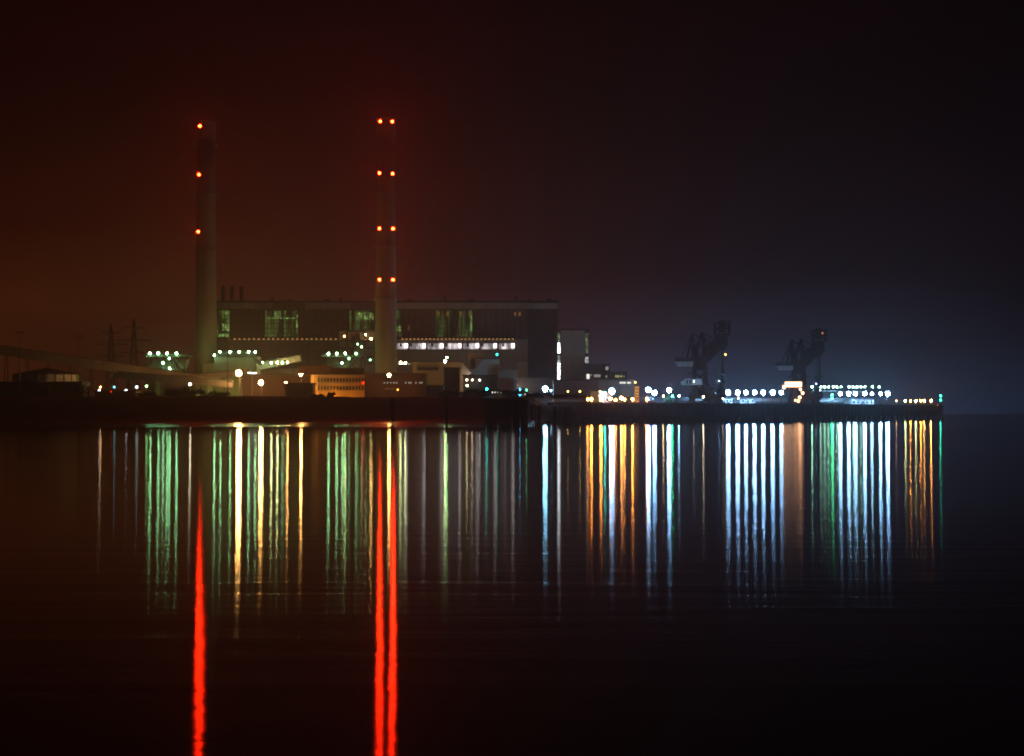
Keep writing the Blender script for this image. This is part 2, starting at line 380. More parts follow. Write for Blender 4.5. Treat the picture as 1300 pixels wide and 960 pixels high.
# ------------------------------------------------------------------ main power station hall
DM = 1085
def hall():
    t = thing('power_station_hall', 'long dark power station hall with green glazed bays and a white lit gallery', 'power station', (X(490,DM),DM,9))
    def w(px0,py0,px1,py1,D,dep,z0=None): return MB().pbox(px0,py0,px1,py1,D,dep,z0)
    part('wall', w(270,384,670,500,DM,70,9), M['clad'], t)
    part('end_wall', w(670.3,386,708,500,DM+1,69,9), M['clad_dark'], t, 'darker end wall')
    part('lower_wall', w(276,430,670,500,DM-24,23.6,9), M['clad'], t)
    part('roof', MB().pbox(269,381.8,709,383.6,DM-1,72), M['roof'], t)
    for a, b in ((270,344.5),(388,445),(502,668)):
        part('fascia', w(a,384.6,b,392,DM-1.4,1.2), M['fascia'], t)
    part('fascia', w(669,385,708.6,392,DM-.6,1.2), M['fascia'], t)
    # recessed-looking blank bays between the glazing
    for a, b in ((293,335),(379,442),(511,552),(601,668)):
        mb = MB()
        n = int((b-a)/7)
        for k in range(n+1):
            q = a + (b-a)*k/n; mb.pbox(q-.35,393,q+.35,429.5,DM-.9,.8)
        part('cladding_rib', mb, M['clad_dark'], t)
    gm = emis('green_lit_glazing', (.25,.50,.08), .19, (.8,.8,.045), 'NONE', True)
    gd = emis('dim_green_glazing', (.22,.38,.08), .12, (.8,.8,.04), 'NONE', True)
    for a, b, mt, seed in ((274,292,gm,0),(336,378.5,gd,1),(443,476,gd,2),(502,510,gm,3),(553,600,gd,4)):
        pn = part('window', w(a,393.5,b,428.5,DM-.5,.4), mt, t)
        mb = MB(); n = max(2,int((b-a)/3.6))
        for k in range(n+1):
            q = a+(b-a)*k/n; mb.pbox(q-.28,393.5,q+.28,428.5,DM-.95,.4)
        for yy in (393.8,399.5,405.2,411,417,423,428):
            mb.pbox(a,yy-.3,b,yy+.3,DM-1.0,.4)
        part('window_frame', mb, M['frame'], pn)
    bright = emis('bright_green_glazing', (.36,.62,.16), .42, (1,1,.3), 'NONE')
    for a,b,c,d in ((349,395,356,404),(283,396,291,399),(282,411,291,420),(277,424,290,428),(452,397,474,406),(596,394,599.3,421),(503,414,508.6,421),
                    (376,400,378,424),(361,395,362.3,430-3),(338,403.6,377,404.8),(462,414.6,467,417)):
        part('lit_pane', w(a,b,c,d,DM-.75,.2), bright, t)
    am = emis('amber_window', (1,.42,.10), .16, sampling='NONE')
    for q in (557,568,585,596,654,660):
        part('small_window', w(q-1.1,396,q+1.1,401,DM-1.25,.3), am, t)
    part('small_window', w(517.5,413,520.5,419,DM-1.25,.3), emis('dim_amber',(1,.4,.1),.05,sampling='NONE'), t)
    # parapet lamps over the lower wall
    lm = emis('ledge_lamp', (1,.50,.16), .55, sampling='NONE')
    mesh = MB().box(-.55,.55,-.25,.25,-.35,.35).mesh('ledge_lamp', lm)
    for q in [292+6.1*k for k in range(23)] + [511+5.0*k for k in range(29)]:
        o = bpy.data.objects.new('ledge_lamp', mesh); col.objects.link(o); o.parent=t
        o.location = Vector(P(q,430.6,DM-24.6)) - root_loc(t)
    part('ledge', w(290,431.4,656,432.4,DM-25.6,1.4), M['fascia'], t)
    # lit gallery
    wg = emis('gallery_light', (1,.88,.90), .80, (.25,.25,.08), 'AUTO')
    gp = emis('gallery_lamp', (1,.92,.90), 5.5)
    for k in range(7):
        a = 503 + 22.2*k if k == 0 else 497.6+22.6*k
        b = 497.6+22.6*(k+1)-2.6
        a = max(a, 502.5)
        pn = part('gallery_window', w(a,436,b,443.4,DM-24.35,.25), wg, t)
        mb = MB(); n = int((b-a)/2.3)
        for q in range(n+1):
            u = a+(b-a)*q/n; mb.pbox(u-.18,435.6,u+.18,443.6,DM-24.9,.4)
        mb.pbox(a-.5,435,b+.5,435.8,DM-24.95,.5); mb.pbox(a-.5,443.3,b+.5,444.3,DM-25.2,.8)
        part('window_frame', mb, M['frame'], pn)
        part('doorway', w(a+4.2-4*(k%2),436.2,a+7-4*(k%2),440,DM-25.2,.25), M['clad_dark'], t)
        part('lit_panel', w(b-3.6,436.4,b-.2,441.5,DM-25.3,.3), gp, t)
    for q, h, ww in ((344.5,4.5,1.2),(367,2,3),(415,2,4),(432,4,1.4),(520,2,4),(564.5,5,1.2),(600,2,3),(655,6,1.0),(672,2.5,2),(697,2.5,2)):
        part('roof_vent', w(q-ww,382-h,q+ww,382,DM+12,5), M['roof'], t)
    for q in (283,294.2,306.5):
        part('flue', MB().lathe(P(q,384,DM+30), [(2.6*.52,0),(2.6*.52,10.4),(2.0*.52+.4,10.6),(2.0*.52+.4,10.9)], 16), M['steel'], t)
    # pale pilasters, pipes and the duct house at the foot of the lower wall
    part('pilaster', w(656.5,460,670,492,DM-27,2.5,9), M['render'], t)
    for q in (388,470,540,612,640):
        part('downpipe', MB().bar(P(q,444.5,DM-24.6),(X(q,DM),DM-24.6,9),.5), M['galv'], t)
    return t
hall()

def stair_block():
    D = 1060
    t = thing('stair_block', 'plain tower block with bright white stair windows on both edges', 'building', (X(728,D),D,9))
    part('wall', MB().pbox(712,419.5,742.5,500,D,30,9), M['fascia'], t)
    part('wall', MB().pbox(707.5,421,711.8,500,D+2,26,9), M['clad_dark'], t)
    part('wall', MB().pbox(742.7,421,748,500,D+2,26,9), M['clad_dark'], t)
    part('roof', MB().pbox(706.5,417.8,749,419.3,D-.6,32), M['roof'], t)
    a = emis('stair_light_white', (.88,.95,1), 5, (.8,.8,.35)); b = emis('stair_light_green', (.45,.55,.32), .25, (.6,.6,.4),'NONE')
    c = emis('stair_light_dim', (.8,.85,.8), .8,(.6,.6,.4))
    for q0,y0,q1,y1,m in ((708,422,711.2,434,b),(708,435,711.2,448.6,a),(708,451.5,711.2,460,c),(708,461,711.2,463.6,a),(708,464.5,711.2,482,a),
                          (743,423,747,449,b),(743,453,747,461.5,c),(743,462.5,747,469.6,c)):
        pn = part('stair_window', MB().pbox(q0,y0,q1,y1,D+1.5,.3), m, t)
        mb = MB(); n = max(1,int((y1-y0)/3.2))
        for k in range(n+1):
            yy = y0+(y1-y0)*k/n; mb.pbox(q0-.2,yy-.25,q1+.2,yy+.25,D+1.1,.3)
        part('window_frame', mb, M['frame'], pn)
    part('canopy', MB().pbox(742.9,474,751,475,D-3,4), M['render'], t)
stair_block()

def lit_office(px0,px1,ytop,D,label,wins,m,dep=18,wall='clad_dark',yb=500):
    t = thing('office_building', label, 'building', (X((px0+px1)/2,D),D,9))
    part('wall', MB().pbox(px0,ytop,px1,yb,D,dep,9), M[wall], t)
    part('roof', MB().pbox(px0-.8,ytop-1.1,px1+.8,ytop-.1,D-.5,dep+1), M['roof'], t)
    for a,b,c,d,mm in wins:
        pn = part('window', MB().pbox(a,b,c,d,D-.3,.25), mm, t)
        mb = MB(); n=max(1,int((c-a)/3.5))
        for k in range(n+1):
            q=a+(c-a)*k/n; mb.pbox(q-.18,b-.2,q+.18,d+.2,D-.6,.25)
        part('window_frame', mb, M['frame'], pn)
    return t
w1 = emis('window_white', (1,.97,.88), 1.2); w2 = emis('window_dim', (.75,.8,.72), .35); w3 = emis('window_yellow', (1,.9,.35), .55)
lit_office(743.5,764,463,1035,'small dark office beside the stair tower with white lit windows',
   [(744.5,475,748.6,481,w1),(749,475.5,751.8,477,w2),(754,475.6,762.5,478.8,w2)], w1)
t = lit_office(764.5,775,462.5,1040,'narrow dark block with one pale square window',[(768.5,465.5,772.6,469.8,w2),(768.5,476.8,771,479,w2)], w1)
t = lit_office(775.5,796,473,1030,'low dark building with a row of small yellowish windows',[(781,476.5,783.2,479,w3),(783.8,476.5,786,479.2,w3),(787.5,476.8,789.6,479,w3),(791.5,477,793,479,w2)], w1)
t = lit_office(760,804,482.5,1000,'low wide shed with two long white strip windows near its roof',[(786.5,485,794.5,487,w1),(796,485,801,487,w1)], w1, wall='clad')
flood(t, (X(806.5,999),999,Z(485.5,999)), AMBER, 25, .4)

# ------------------------------------------------------------------ left bank structures
def transfer_tower(px, D, s, label, lamps, hopper=True):
    """braced steel tower with a walkway, a pale hopper and its floodlights; px is its centre column"""
    g = 9.0
    t = thing('transfer_tower', label, 'conveyor tower', (X(px,D),D,g), 'conveyor transfer towers with green lights')
    U = lambda a, b: P(px+a, b, D)
    def V(a,b,dy=0): q=U(a,b); return (q[0],q[1]+dy,q[2])
    mb = MB()
    for a in (-24,-8,8,22):
        for dy in (0,10): mb.bar((X(px+a,D),D+dy,g), V(a,450,dy), .7)
    for a,b in ((-24,-8),(-8,8),(8,22)):
        for y0,y1 in ((452,466),(466,482)):
            mb.bar(V(a,y0),V(b,y1),.4); mb.bar(V(b,y0),V(a,y1),.4)
    part('frame', mb, M['steel'], t)
    mb = MB(); mb.box(X(px-27,D),X(px+27,D),D-1.5,D+12,Z(453,D),Z(452,D)); mb.box(X(px-20,D),X(px+20,D),D-1.2,D+11,Z(470,D),Z(469,D))
    part('walkway', mb, M['galv'], t)
    mb = MB()
    for k in range(19):
        a = -27+3*k; mb.bar(V(a,452,-1.4),V(a,450,-1.4),.12)
    for yy in (450,451): mb.bar(V(-27,yy,-1.4),V(27,yy,-1.4),.12)
    part('railing', mb, M['galv'], t)
    part('hopper', MB().prism([(X(px-20,D),Z(456,D)),(X(px+6,D),Z(456,D)),(X(px+20,D),Z(474,D)),(X(px+20,D),g),(X(px-24,D),g),(X(px-24,D),Z(470,D))],D+2,D+9), M['gal'], t)
    part('chute', MB().prism([(X(px+9,D),Z(456,D)),(X(px+26,D),Z(456,D)),(X(px+22,D),Z(468,D)),(X(px+17,D),Z(468,D))],D+.5,D+8), M['gal'], t)
    for a,y,I in lamps: flood(t, V(a,y,-2.5), GREEN, I, .5)
    return t
transfer_tower(212, 975, 1, 'green lit steel conveyor tower beyond the left chimney, beside the pylons',
    [(-20.5,449,330),(-10,449,300),(1,449,300),(13,449,330),(4,455.3,110),(-4,461,230),(4.5,468,230)])
t = transfer_tower(436, 985, 1, 'green lit steel conveyor tower between the two chimneys, above the orange office block',
    [(-18.5,449.4,330),(-8,449.2,330),(2.7,449,330),(16.5,449.3,120),(7.5,455.6,60),(-1.2,461,270)])

def shed(px0,py0,px1,D,dep,m,label,cat='shed',ridge=0,name='shed',group=None,z0=9.0,roofm='roof'):
    t = thing(name, label, cat, (X((px0+px1)/2,D),D,z0), group)
    zt = Z(py0,D)
    part('wall', MB().box(X(px0,D),X(px1,D),D,D+dep,z0,zt), M[m], t)
    a,b = X(px0,D)-.5, X(px1,D)+.5
    if ridge:
        mb = MB(); zr = Z(py0-ridge,D)
        mb.prism([(a,zt+.02),(b,zt+.02),(b,zt+.3),((a+b)/2,zr),(a,zt+.3)], D-.6, D+dep+.6)
        part('roof', mb, M[roofm], t)
    else:
        part('roof', MB().box(a,b,D-.5,D+dep+.5,zt+.02,zt+.5), M[roofm], t)
    return t

# transfer house with a row of roof lamps right of the left chimney
t = shed(272,453,326,985,16,'gal','pale conveyor house with green lamps along its roof, between the chimneys','conveyor house',name='conveyor_house')
for q,y,I in ((272,451.3,330),(279.5,446.8,300),(292,447,280),(303.6,447,200),(315.5,447,330),(324,447,300)):
    flood(t, P(q,y,983), GREEN, I, .5)
mb = MB()
for q in range(276,328,4): mb.bar(P(q,452.4,984.2),P(q,446.5,984.2),.15)
for yy in (446.6,449.6): mb.bar(P(274,yy,984.2),P(327,yy,984.2),.15)
part('railing', mb, M['galv'], t)
part('lean_to', MB().prism([(X(258,985),9),(X(271.6,985),9),(X(271.6,985),Z(461,985)),(X(258,985),Z(463,985))],983,996), M['render'], t)
flood(t,P(262,508,965),(.8,1,.12),3200,.3)  # unseen lamp added behind the bank to light the chimney base
part('duct', MB().bar(P(322,455,982),P(332,463,982),2.2), M['galv'], t)

def gallery(p0, p1, hgt, label, m='gal', n=8, lamps=(), wid=5):
    """inclined conveyor gallery: closed sheeted tube on trestles"""
    a, b = Vector(p0), Vector(p1)
    t = thing('conveyor_gallery', label, 'conveyor', ((a.x+b.x)/2,(a.y+b.y)/2,9))
    part('casing', MB().bar(a,b,wid,hgt), M[m], t)
    part('roof', MB().bar(a+Vector((0,0,hgt/2+.25)),b+Vector((0,0,hgt/2+.25)),wid+1,.4), M['roof'], t)
    for k in range(n):
        q = a.lerp(b,(k+.5)/n)
        if q.z-hgt/2 < 11: continue
        mb = MB()
        for s in (-2,2):
            mb.bar((q.x+s*.3,q.y+s,9),(q.x,q.y+s,q.z-hgt/2),.45)
        mb.bar((q.x,q.y-2,(q.z+9)/2),(q.x,q.y+2,(q.z+9)/2),.3)
        part('trestle', mb, M['steel'], t)
    for p,c,I in lamps: flood(t, p, c, I, .5)
    return t
gallery(P(-60,436,930),P(262,484,945),5.2,'long inclined conveyor gallery coming down from the left edge towards the left chimney',n=12)
gallery(P(150,476,915),P(296,488.5,915),3.4,'lower darker conveyor gallery crossing beneath the long inclined one',n=6,m='clad_dark')
gallery(P(250,479,950),P(318,473,950),3.0,'short pale gallery rising behind the brightest warm lamp',n=3)
g = gallery(P(326,466,1000),P(382,455,1000),4.2,'short gallery with green lit underside and four lamps between the chimneys',n=3,m='render',
   lamps=[(P(333,460.6,992),GREEN,150),(P(344.5,460.6,992),SOFT,300),(P(352,460.4,992),SOFT,380),(P(358.5,460.6,992),GREEN,130),(P(365,460,992),WARM,300)])
shed(326,468,392,1005,20,'clad','dim grey annex below the short green lit gallery','building',ridge=3,name='annex_building')
shed(308,478,398,935,20,'brown','dark brown yard shed with low ridge behind the two warm lamps','shed',ridge=5)

# warm lit boiler plant opening beside the right chimney
t = thing('plant_building','open steel plant floors lit orange, beside the right chimney','building',(X(453,1050),1050,9))
part('back_wall', MB().pbox(430,421,478,500,1052,6,9), M['render'], t)
mb = MB()
for q in (430,441,452,463,476): mb.pbox(q-.6,420,q+.6,500,1040,1,9)
for y in (420,432,442,453,462): mb.pbox(429,y-.7,477,y+.7,1039,12)
part('frame', mb, M['steel'], t)
mb = MB()
for q,y in ((435,442),(447,453),(459,442),(468,453)):
    mb.bar(P(q-5,y+11,1038.5),P(q+6,y,1038.5),.6,1.2)
part('staircase', mb, M['galv'], t)
part('tank', MB().lathe(P(452,470,1044),[(3.2,0),(3.4,1),(3.4,14),(2.6,16)],16), M['galv'], t, smooth=True)
part('cowling', MB().pbox(446,423,457,436,1042,7), M['clad_dark'], t)
flood(t,P(471,430.4,1045),WARM,230,.6); flood(t,P(437,427,1046),WARM,45,.4); flood(t,P(464,425,1046),SOFT,60,.4)
flood(t,P(459,440.5,1037),SOFT,40,.45); flood(t,P(454,437,1037),GREEN,40,.4); flood(t,P(470,457,1036),GREEN,60,.4)

# round tank and sheds, far left
D=900; x=X(47,D)
t = thing('storage_tank','round pale storage tank with a shallow dark conical roof','tank',(x,D+20,9))
rr = X(89,D)-x
part('shell', MB().lathe((x,D+20,9),[(rr,0),(rr,Z(475,D)-9)],48), M['white'], t, smooth=False)
part('roof', MB().lathe((x,D+20,Z(475,D)),[(rr+.6,0),(rr+.6,.3),(rr*.4,2.6),(.5,4.0)],48), M['roof'], t)
mb=MB()
for k in range(0,24): a=2*math.pi*k/24; mb.bar((x+(rr+.35)*math.cos(a),D+20+(rr+.35)*math.sin(a),9),(x+(rr+.35)*math.cos(a),D+20+(rr+.35)*math.sin(a),Z(475,D)),.35)
part('stiffener', mb, M['galv'], t)
shed(-30,486,39.5,862,16,'brown','long dark brown shed at the left edge in front of the round tank')
t=shed(40,486.2,62,858,14,'shed','square brown shed with a paler door in front of the round tank')
part('door', MB().pbox(43,488,60,503,857.6,.3,9), M['brown'], t)
shed(62.5,485.6,104,864,16,'clad_dark','black low shed next to the rounded bush')
shed(120,497,172,880,12,'clad_dark','very low dark shed behind the two white lamps')
shed(205,478,248,935,14,'shed','dim shed in front of the left chimney with a sloping roof','shed',ridge=2)

# ------------------------------------------------------------------ office block lit orange
def orange_block():
    D=905
    t = thing('office_block','two storey office block whose front is lit orange, dark plant rooms on top','building',(X(427,D),D,9))
    pts=[(X(392,D),D+9),(X(394,D),D+4),(X(398,D),D+1),(X(404,D),D),(X(462.5,D),D),(X(462.5,D),D+16),(X(392,D),D+16)]
    n=len(pts); z1=Z(475.8,D)
    part('wall', MB().add([(p[0],p[1],9) for p in pts]+[(p[0],p[1],z1) for p in pts],[(k,(k+1)%n,n+(k+1)%n,n+k) for k in range(n)]+[tuple(range(n,2*n))]), M['yellow'], t)
    mb=MB().pbox(379,464.3,420,475.6,D+2,13); part('plant_room', mb, M['brown'], t)
    mb=MB().pbox(420.3,467,462,475.6,D+3,12); part('plant_room', mb, M['brown'], t)
    part('roof', MB().pbox(391,474.9,463.5,475.7,D-.7,2.6), M['roof'], t)
    wm=bpy.data.meshes
    def wmesh(h): return MB().box(-.42,.42,-.06,.1,-h/2,h/2)
    win=wmesh(2.3).mesh('window',M['glassdark']); fr=MB()
    fr.box(-.55,-.42,-.16,.1,-1.3,1.3); fr.box(.42,.55,-.16,.1,-1.3,1.3); fr.box(-.62,.62,-.28,.1,-1.42,-1.2)
    frm=fr.mesh('window_frame',M['fascia'])
    for y in (482.6,492.6):
        for k in range(15):
            q=404.5+4.0*k
            o=bpy.data.objects.new('window',win); col.objects.link(o); o.parent=t
            o.location=Vector(P(q,y,D-.14))-root_loc(t)
            f=bpy.data.objects.new('window_frame',frm); col.objects.link(f); f.parent=o
    part('string_course', MB().pbox(402,487,462.7,487.9,D-.35,.33), M['fascia'], t)
    part('string_course', MB().pbox(402,477.3,462.7,478.0,D-.35,.33), M['fascia'], t)
    flood(t,P(404,509.5,D-10),(1,.33,.02),3600,.3)
    flood(t,P(437,509.5,D-9),(1,.33,.02),200,.3)
    flood(t,(X(461,D-2),D-2,Z(486,D-2)),RED,6,.3)
orange_block()
shed(362,487.4,397,872,12,'shed','small dark brown shed in front of the orange lit office block')
t=shed(463,474.5,540,892,20,'brown','wide dark brown building with a row of tiny lit windows','building',ridge=1.2,name='works_building')
ww=emis('tiny_window',(1,.9,.7),.5,sampling='NONE')
for q in (488,492,496,500,503.5,515,519,521.5,528,533,535.5):
    part('window', MB().pbox(q-.5,485,q+.5,487,891.7,.25), ww, t)
flood(t,P(494,476.6,880),WARM,900,.75)
flood(t,P(505,495,888),ORANGE,12,.3)
flood(t,P(489,484,950),(1,.62,.2),700,.3)  # added lamp, hidden behind this building, brightens the right chimney's foot
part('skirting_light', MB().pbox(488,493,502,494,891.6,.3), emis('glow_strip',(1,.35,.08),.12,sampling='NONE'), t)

# ------------------------------------------------------------------ centre yard buildings
t=shed(524,459.5,586,960,16,'yellow','beige flat roofed building with a dark recessed loading bay','building',name='loading_building')
part('wall', MB().prism([(X(586.2,960),9),(X(598,960),9),(X(598,960),Z(473,960)),(X(586.2,960),Z(460,960))],960,974), M['render'], t)
part('loading_bay', MB().pbox(530,466,556,470.4,959.6,.6), M['roof'], t)
part('frame', MB().pbox(528.5,465,530,472,959,1).pbox(556,465,557.5,472,959,1).pbox(528.5,464,557.5,465,959,1), M['galv'], t)
flood(t,P(508.5,460.5,965),SOFT,230,.5); flood(t,P(514.5,461,965),SOFT,230,.5)
mb=MB().bar(P(505,462,966.5),P(525,462,966.5),.4); part('bracket', mb, M['galv'], t)
post(565,459,925,SOFT,300,'green lamp post over the beige loading building, the lower of a close pair')
post(567.3,454,930,GREEN,260,'green lamp post over the beige loading building, the taller of a close pair')
shed(563.5,467.5,583,925,12,'brown','narrow brown brick tower block in front of the beige loading building','building',name='brick_tower',ridge=0)
t=thing('fence','grey steel mesh fence between the dark brown building and the brick tower','fence',(X(552,905),905,9))
mb=MB()
for q in range(541,564,3): mb.bar((X(q,905),905,9),P(q,472,905),.25)
for yy in (472,477,482,487,492): mb.bar(P(541,yy,905),P(562,yy,905),.16)
part('rail', mb, M['galv'], t)
t=shed(541,490,563,900,9,'white','low white shed catching light beside the mesh fence'); 
t=thing('hopper_building','pale building with sloping hopper side and orange lit top floor','building',(X(615,990),990,9))
D=990
part('wall', MB().prism([(X(588,D),9),(X(634,D),9),(X(634,D),Z(456,D)),(X(613.5,D),Z(456,D)),(X(604,D),Z(468,D)),(X(588,D),Z(471,D))],D,D+14), M['render'], t)
part('top_floor', MB().pbox(594.5,448,613,455.6,D+4,10), M['yellow'], t)
part('support', MB().pbox(598,455.8,603,470,D+6,4), M['steel'], t)
part('roof', MB().pbox(612.8,454.8,634.8,455.8,D-.5,15), M['roof'], t)
flood(t,P(607,480,955),(1,.72,.55),700,.3)  # added lamp out of sight behind the low building, lights this wall
flood(t,P(645,494,1018),(1,.70,.55),2600,.3)  # unseen lamp added behind the sheds to lift the hall front
flood(t,P(560,492,1010),(1,.66,.40),2200,.3)  # another added, hidden lamp brightening the hall front
flood(t,P(533,481,930),(1,.50,.18),900,.3)  # unseen lamp added behind the works building, warms the loading building
flood(t,P(631,450.2,D-2),TEAL,26,.45); 
t=shed(588,477,632,930,14,'crane_blue','low blue building with a close pair of warm lamps on its front','building',name='low_building')
flood(t,P(592.7,482.5,927),(1,.66,.40),42,.45); flood(t,P(599.5,482.5,927),(1,.66,.40),42,.45); flood(t,P(609,482.7,927),PALE,22,.4); flood(t,P(593,489.6,925),SOFT,45,.4)
shed(614,481,652,952,18,'gal','long pale shed behind the dark mound, nearer the hopper building')
shed(652.5,480.2,702,1024,18,'clad_dark','long grey shed behind the dark mound, nearer the stair tower')
shed(634.5,470,656,985,14,'clad','dim square annex against the foot of the power station hall','building',name='annex_building')
shed(702.5,484,760,962,16,'clad_dark','long low shed in front of the stair tower')

# ------------------------------------------------------------------ pylons and tall masts
def pylon(px,ytop,D,label):
    x=X(px,D); zt=Z(ytop,D)
    t=thing('electricity_pylon',label,'pylon',(x,D,9),'electricity pylons in the haze')
    mb=MB(); H=zt-9
    def hw(f): return 4.6*(1-f)**1.1+.5
    for s in (-1,1):
        for d in (-1,1):
            for k in range(8):
                f0,f1=k/8,(k+1)/8
                mb.bar((x+s*hw(f0),D+d*hw(f0),9+H*f0),(x+s*hw(f1),D+d*hw(f1),9+H*f1),.45)
    for k in range(8):
        f0,f1=k/8,(k+1)/8
        for d in (-1,1):
            mb.bar((x-hw(f0),D+d*hw(f0),9+H*f0),(x+hw(f1),D+d*hw(f1),9+H*f1),.28)
            mb.bar((x+hw(f0),D+d*hw(f0),9+H*f0),(x-hw(f1),D+d*hw(f1),9+H*f1),.28)
    part('lattice_mast', mb, M['steel'], t)
    for f,ww in ((.62,11),(.76,13.5),(.9,8)):
        mb=MB(); z=9+H*f
        for s in (-1,1):
            mb.bar((x,D,z+1.3),(x+s*ww,D,z),.4); mb.bar((x,D,z-.4),(x+s*ww,D,z),.4)
        part('cross_arm', mb, M['steel'], t)
        mb=MB()
        for s in (-1,1): mb.bar((x+s*ww,D,z),(x+s*ww,D,z-2.4),.4,n=6)
        part('insulator', mb, M['galv'], t)
pylon(141,412,1300,'faint electricity pylon in the haze, the shorter and farther from the chimney')
pylon(170,405,1270,'faint electricity pylon in the haze, the taller and nearer the chimney')
def mast(px,ytop,D,label):
    x=X(px,D); H=Z(ytop,D)-9
    t=thing('floodlight_mast',label,'mast',(x,D,9),'tall unlit floodlight masts')
    part('pole', MB().lathe((x,D,9),[(.38,0),(.15,H)],10), M['steel'], t)
    part('head_frame', MB().box(x-2.2,x+2.2,D-.3,D+.3,9+H,9+H+.35), M['steel'], t)
    for q in (-1.5,1.5): part('lamp_head', MB().box(x+q-.4,x+q+.4,D-.6,D-.2,9+H-.7,9+H-.01), M['steel'], t)
mast(24.5,422,850,'tall thin unlit mast in front of the round tank')
mast(100.5,427,850,'tall thin unlit mast beside the rounded bush')
mast(289,430,860,'tall thin unlit mast next to the brightest warm lamp')

# ------------------------------------------------------------------ yard lamps
post(303,474,905,WARM,7500,'brightest warm lamp post in the yard between the chimneys',r=1.6)
post(331.2,486,900,WARM,3200,'second brightest warm lamp post, lower and nearer the office block',r=1.3)
post(382,476,893,WARM,900,'warm lamp post at the corner of the orange lit office block',r=.7)
post(362.8,486,895,(1,.34,.12),260,'small orange lamp post by the dark shed',r=.5)
post(126,496,885,(.86,.88,1),45,'white lamp post by the low shed, farther from the left chimney',r=.6)
post(160,496.5,885,(.86,.88,1),40,'white lamp post by the low shed, nearer the left chimney',r=.6)
post(173.5,491.5,905,(.8,1,.95),18,'small square pale lamp post between white and green lamps',r=.55)
post(145,491.5,905,(.2,.75,.9),10,'small turquoise lamp post between the two white lamps',r=.5)
post(186,490.3,905,(.4,1,.3),40,'small green lamp post near the left chimney foot',r=.5)
post(127.5,491.5,910,WARM,22,'tiny yellow lamp post just above a white lamp',r=.35)
post(141,497.3,880,RED,1.2,'tiny red lamp post low between the two white lamps',r=.35)
post(241,488,900,(1,.86,.55),130,'pale yellow lamp post in front of the left chimney',r=.5)
post(223,497,882,(1,.75,.4),30,'tiny warm lamp post above the bushes left of the left chimney',r=.35)
t=thing('strip_light','short pair of white strip lights beside the brightest warm lamp','strip light',(X(320,930),930,9))
part('pole', MB().bar((X(320,930),930.4,9),P(320,473,930.4),.3), M['galv'], t)
se=emis('strip_tube',(1,.9,.75),5)
part('tube', MB().pbox(314.5,472.8,319.3,474.2,930,.25), se, t); part('tube', MB().pbox(320,473,325.5,474.4,930,.25), se, t)
post(692.3,494,966,(.26,.66,1),3000,'very bright blue white lamp post standing alone before the stair tower',r=1.5)
post(699.5,496,964,(.3,.8,1),60,'small blue lamp post just beside the very bright blue white one',r=.45)
for q,c,y,I,l in ((618,TEAL,494.3,75,'small green signal lamp on the dark mound, upper of two on one line'),(618,(.02,.62,1),500.6,85,'small cyan signal lamp on the dark mound, directly under the green one'),
              (660,BLUE,494.8,85,'small blue signal lamp near the mound end, upper one'),(660,BLUE,501,60,'small blue signal lamp near the mound end, lower one'),
              (668.3,(.1,.9,.4),495.3,26,'small dim green signal lamp beside the blue pair')):
    D=818 if y>498 else 824
    post(q,y,D,c,I,l,'signal lamp',r=.42,base=12.2,name='signal_lamp')
post(614,498,822,PALE,20,'small white lamp beside the cyan signal lamp on the mound','signal lamp',r=.4,base=12.2,name='signal_lamp')
for k,q in enumerate((622,625,628.5,632,634.5,636.5,667,670,673.5)):
    o='first second third fourth fifth sixth'.split()
    l=('%s tiny white marker lamp of six right of the cyan signal lamp'%o[k]) if k<6 else ('%s tiny white marker lamp of three under the dim green signal lamp'%o[k-6])
    post(q,498.3 if k<6 else 500.6,821,(.8,.85,.7),3.0,l,'marker lamp','tiny white marker lamps on the mound',r=.28,base=12.2,name='marker_lamp')
for k,(q,y) in enumerate(((721,497),(736.2,497.3),(761.8,497.3))):
    post(q,y,935,AMBER,(22,26,45)[k],('dim amber lamp post under the stair tower, the first of three','amber lamp post under the stair tower, the middle of three','amber lamp post nearest the orange quay lamps, the last of three')[k],
         group='small amber lamps before the stair tower',r=.38)

# ------------------------------------------------------------------ jetty
ZD=11.3
def jp(px, back=0): x,y=jet(px,back); return x,y
U=Vector((1,1.25,0)).normalized(); W=Vector((-1.25,1,0)).normalized()   # along and away from the river
def jbox(mb,a,b,w0,w1,z0,z1):
    """box along the jetty line between photo columns a and b, from w0 to w1 metres behind its face"""
    A=Vector((*jet(a),0)); B=Vector((*jet(b),0))
    c=[A+W*w0,B+W*w0,B+W*w1,A+W*w1]
    return mb.add([(p.x,p.y,z0) for p in c]+[(p.x,p.y,z1) for p in c],[(0,3,2,1),(4,5,6,7),(0,1,5,4),(1,2,6,5),(2,3,7,6),(3,0,4,7)])
def JP(px,w,z): A=Vector((*jet(px),0))+W*w; return (A.x,A.y,z)
t=thing('jetty','long concrete jetty on piles carrying the cranes and lamps','jetty',(*jet(970),0))
part('deck', jbox(MB(),742,1197,0,26,9.9,ZD), M['jetty'], t)
part('fender_wall', jbox(MB(),742,1196.5,.6,2.0,3.2,9.88), M['jetty'], t)
mb=MB()
k=0
A=Vector((*jet(743),0)); B=Vector((*jet(1196),0)); n=100
for k in range(n):
    p=A.lerp(B,k/(n-1)); q=p+W*(-.5)
    o=MB().bar((q.x,q.y,-1),(q.x,q.y,10.6),.75,n=6)
    if k==0: me=o.mesh('pile',M['timber'],(q.x,q.y,0))
    ob=bpy.data.objects.new('pile',me); col.objects.link(ob); ob.parent=t; ob.location=Vector((q.x,q.y,0))-root_loc(t)
mb=MB()
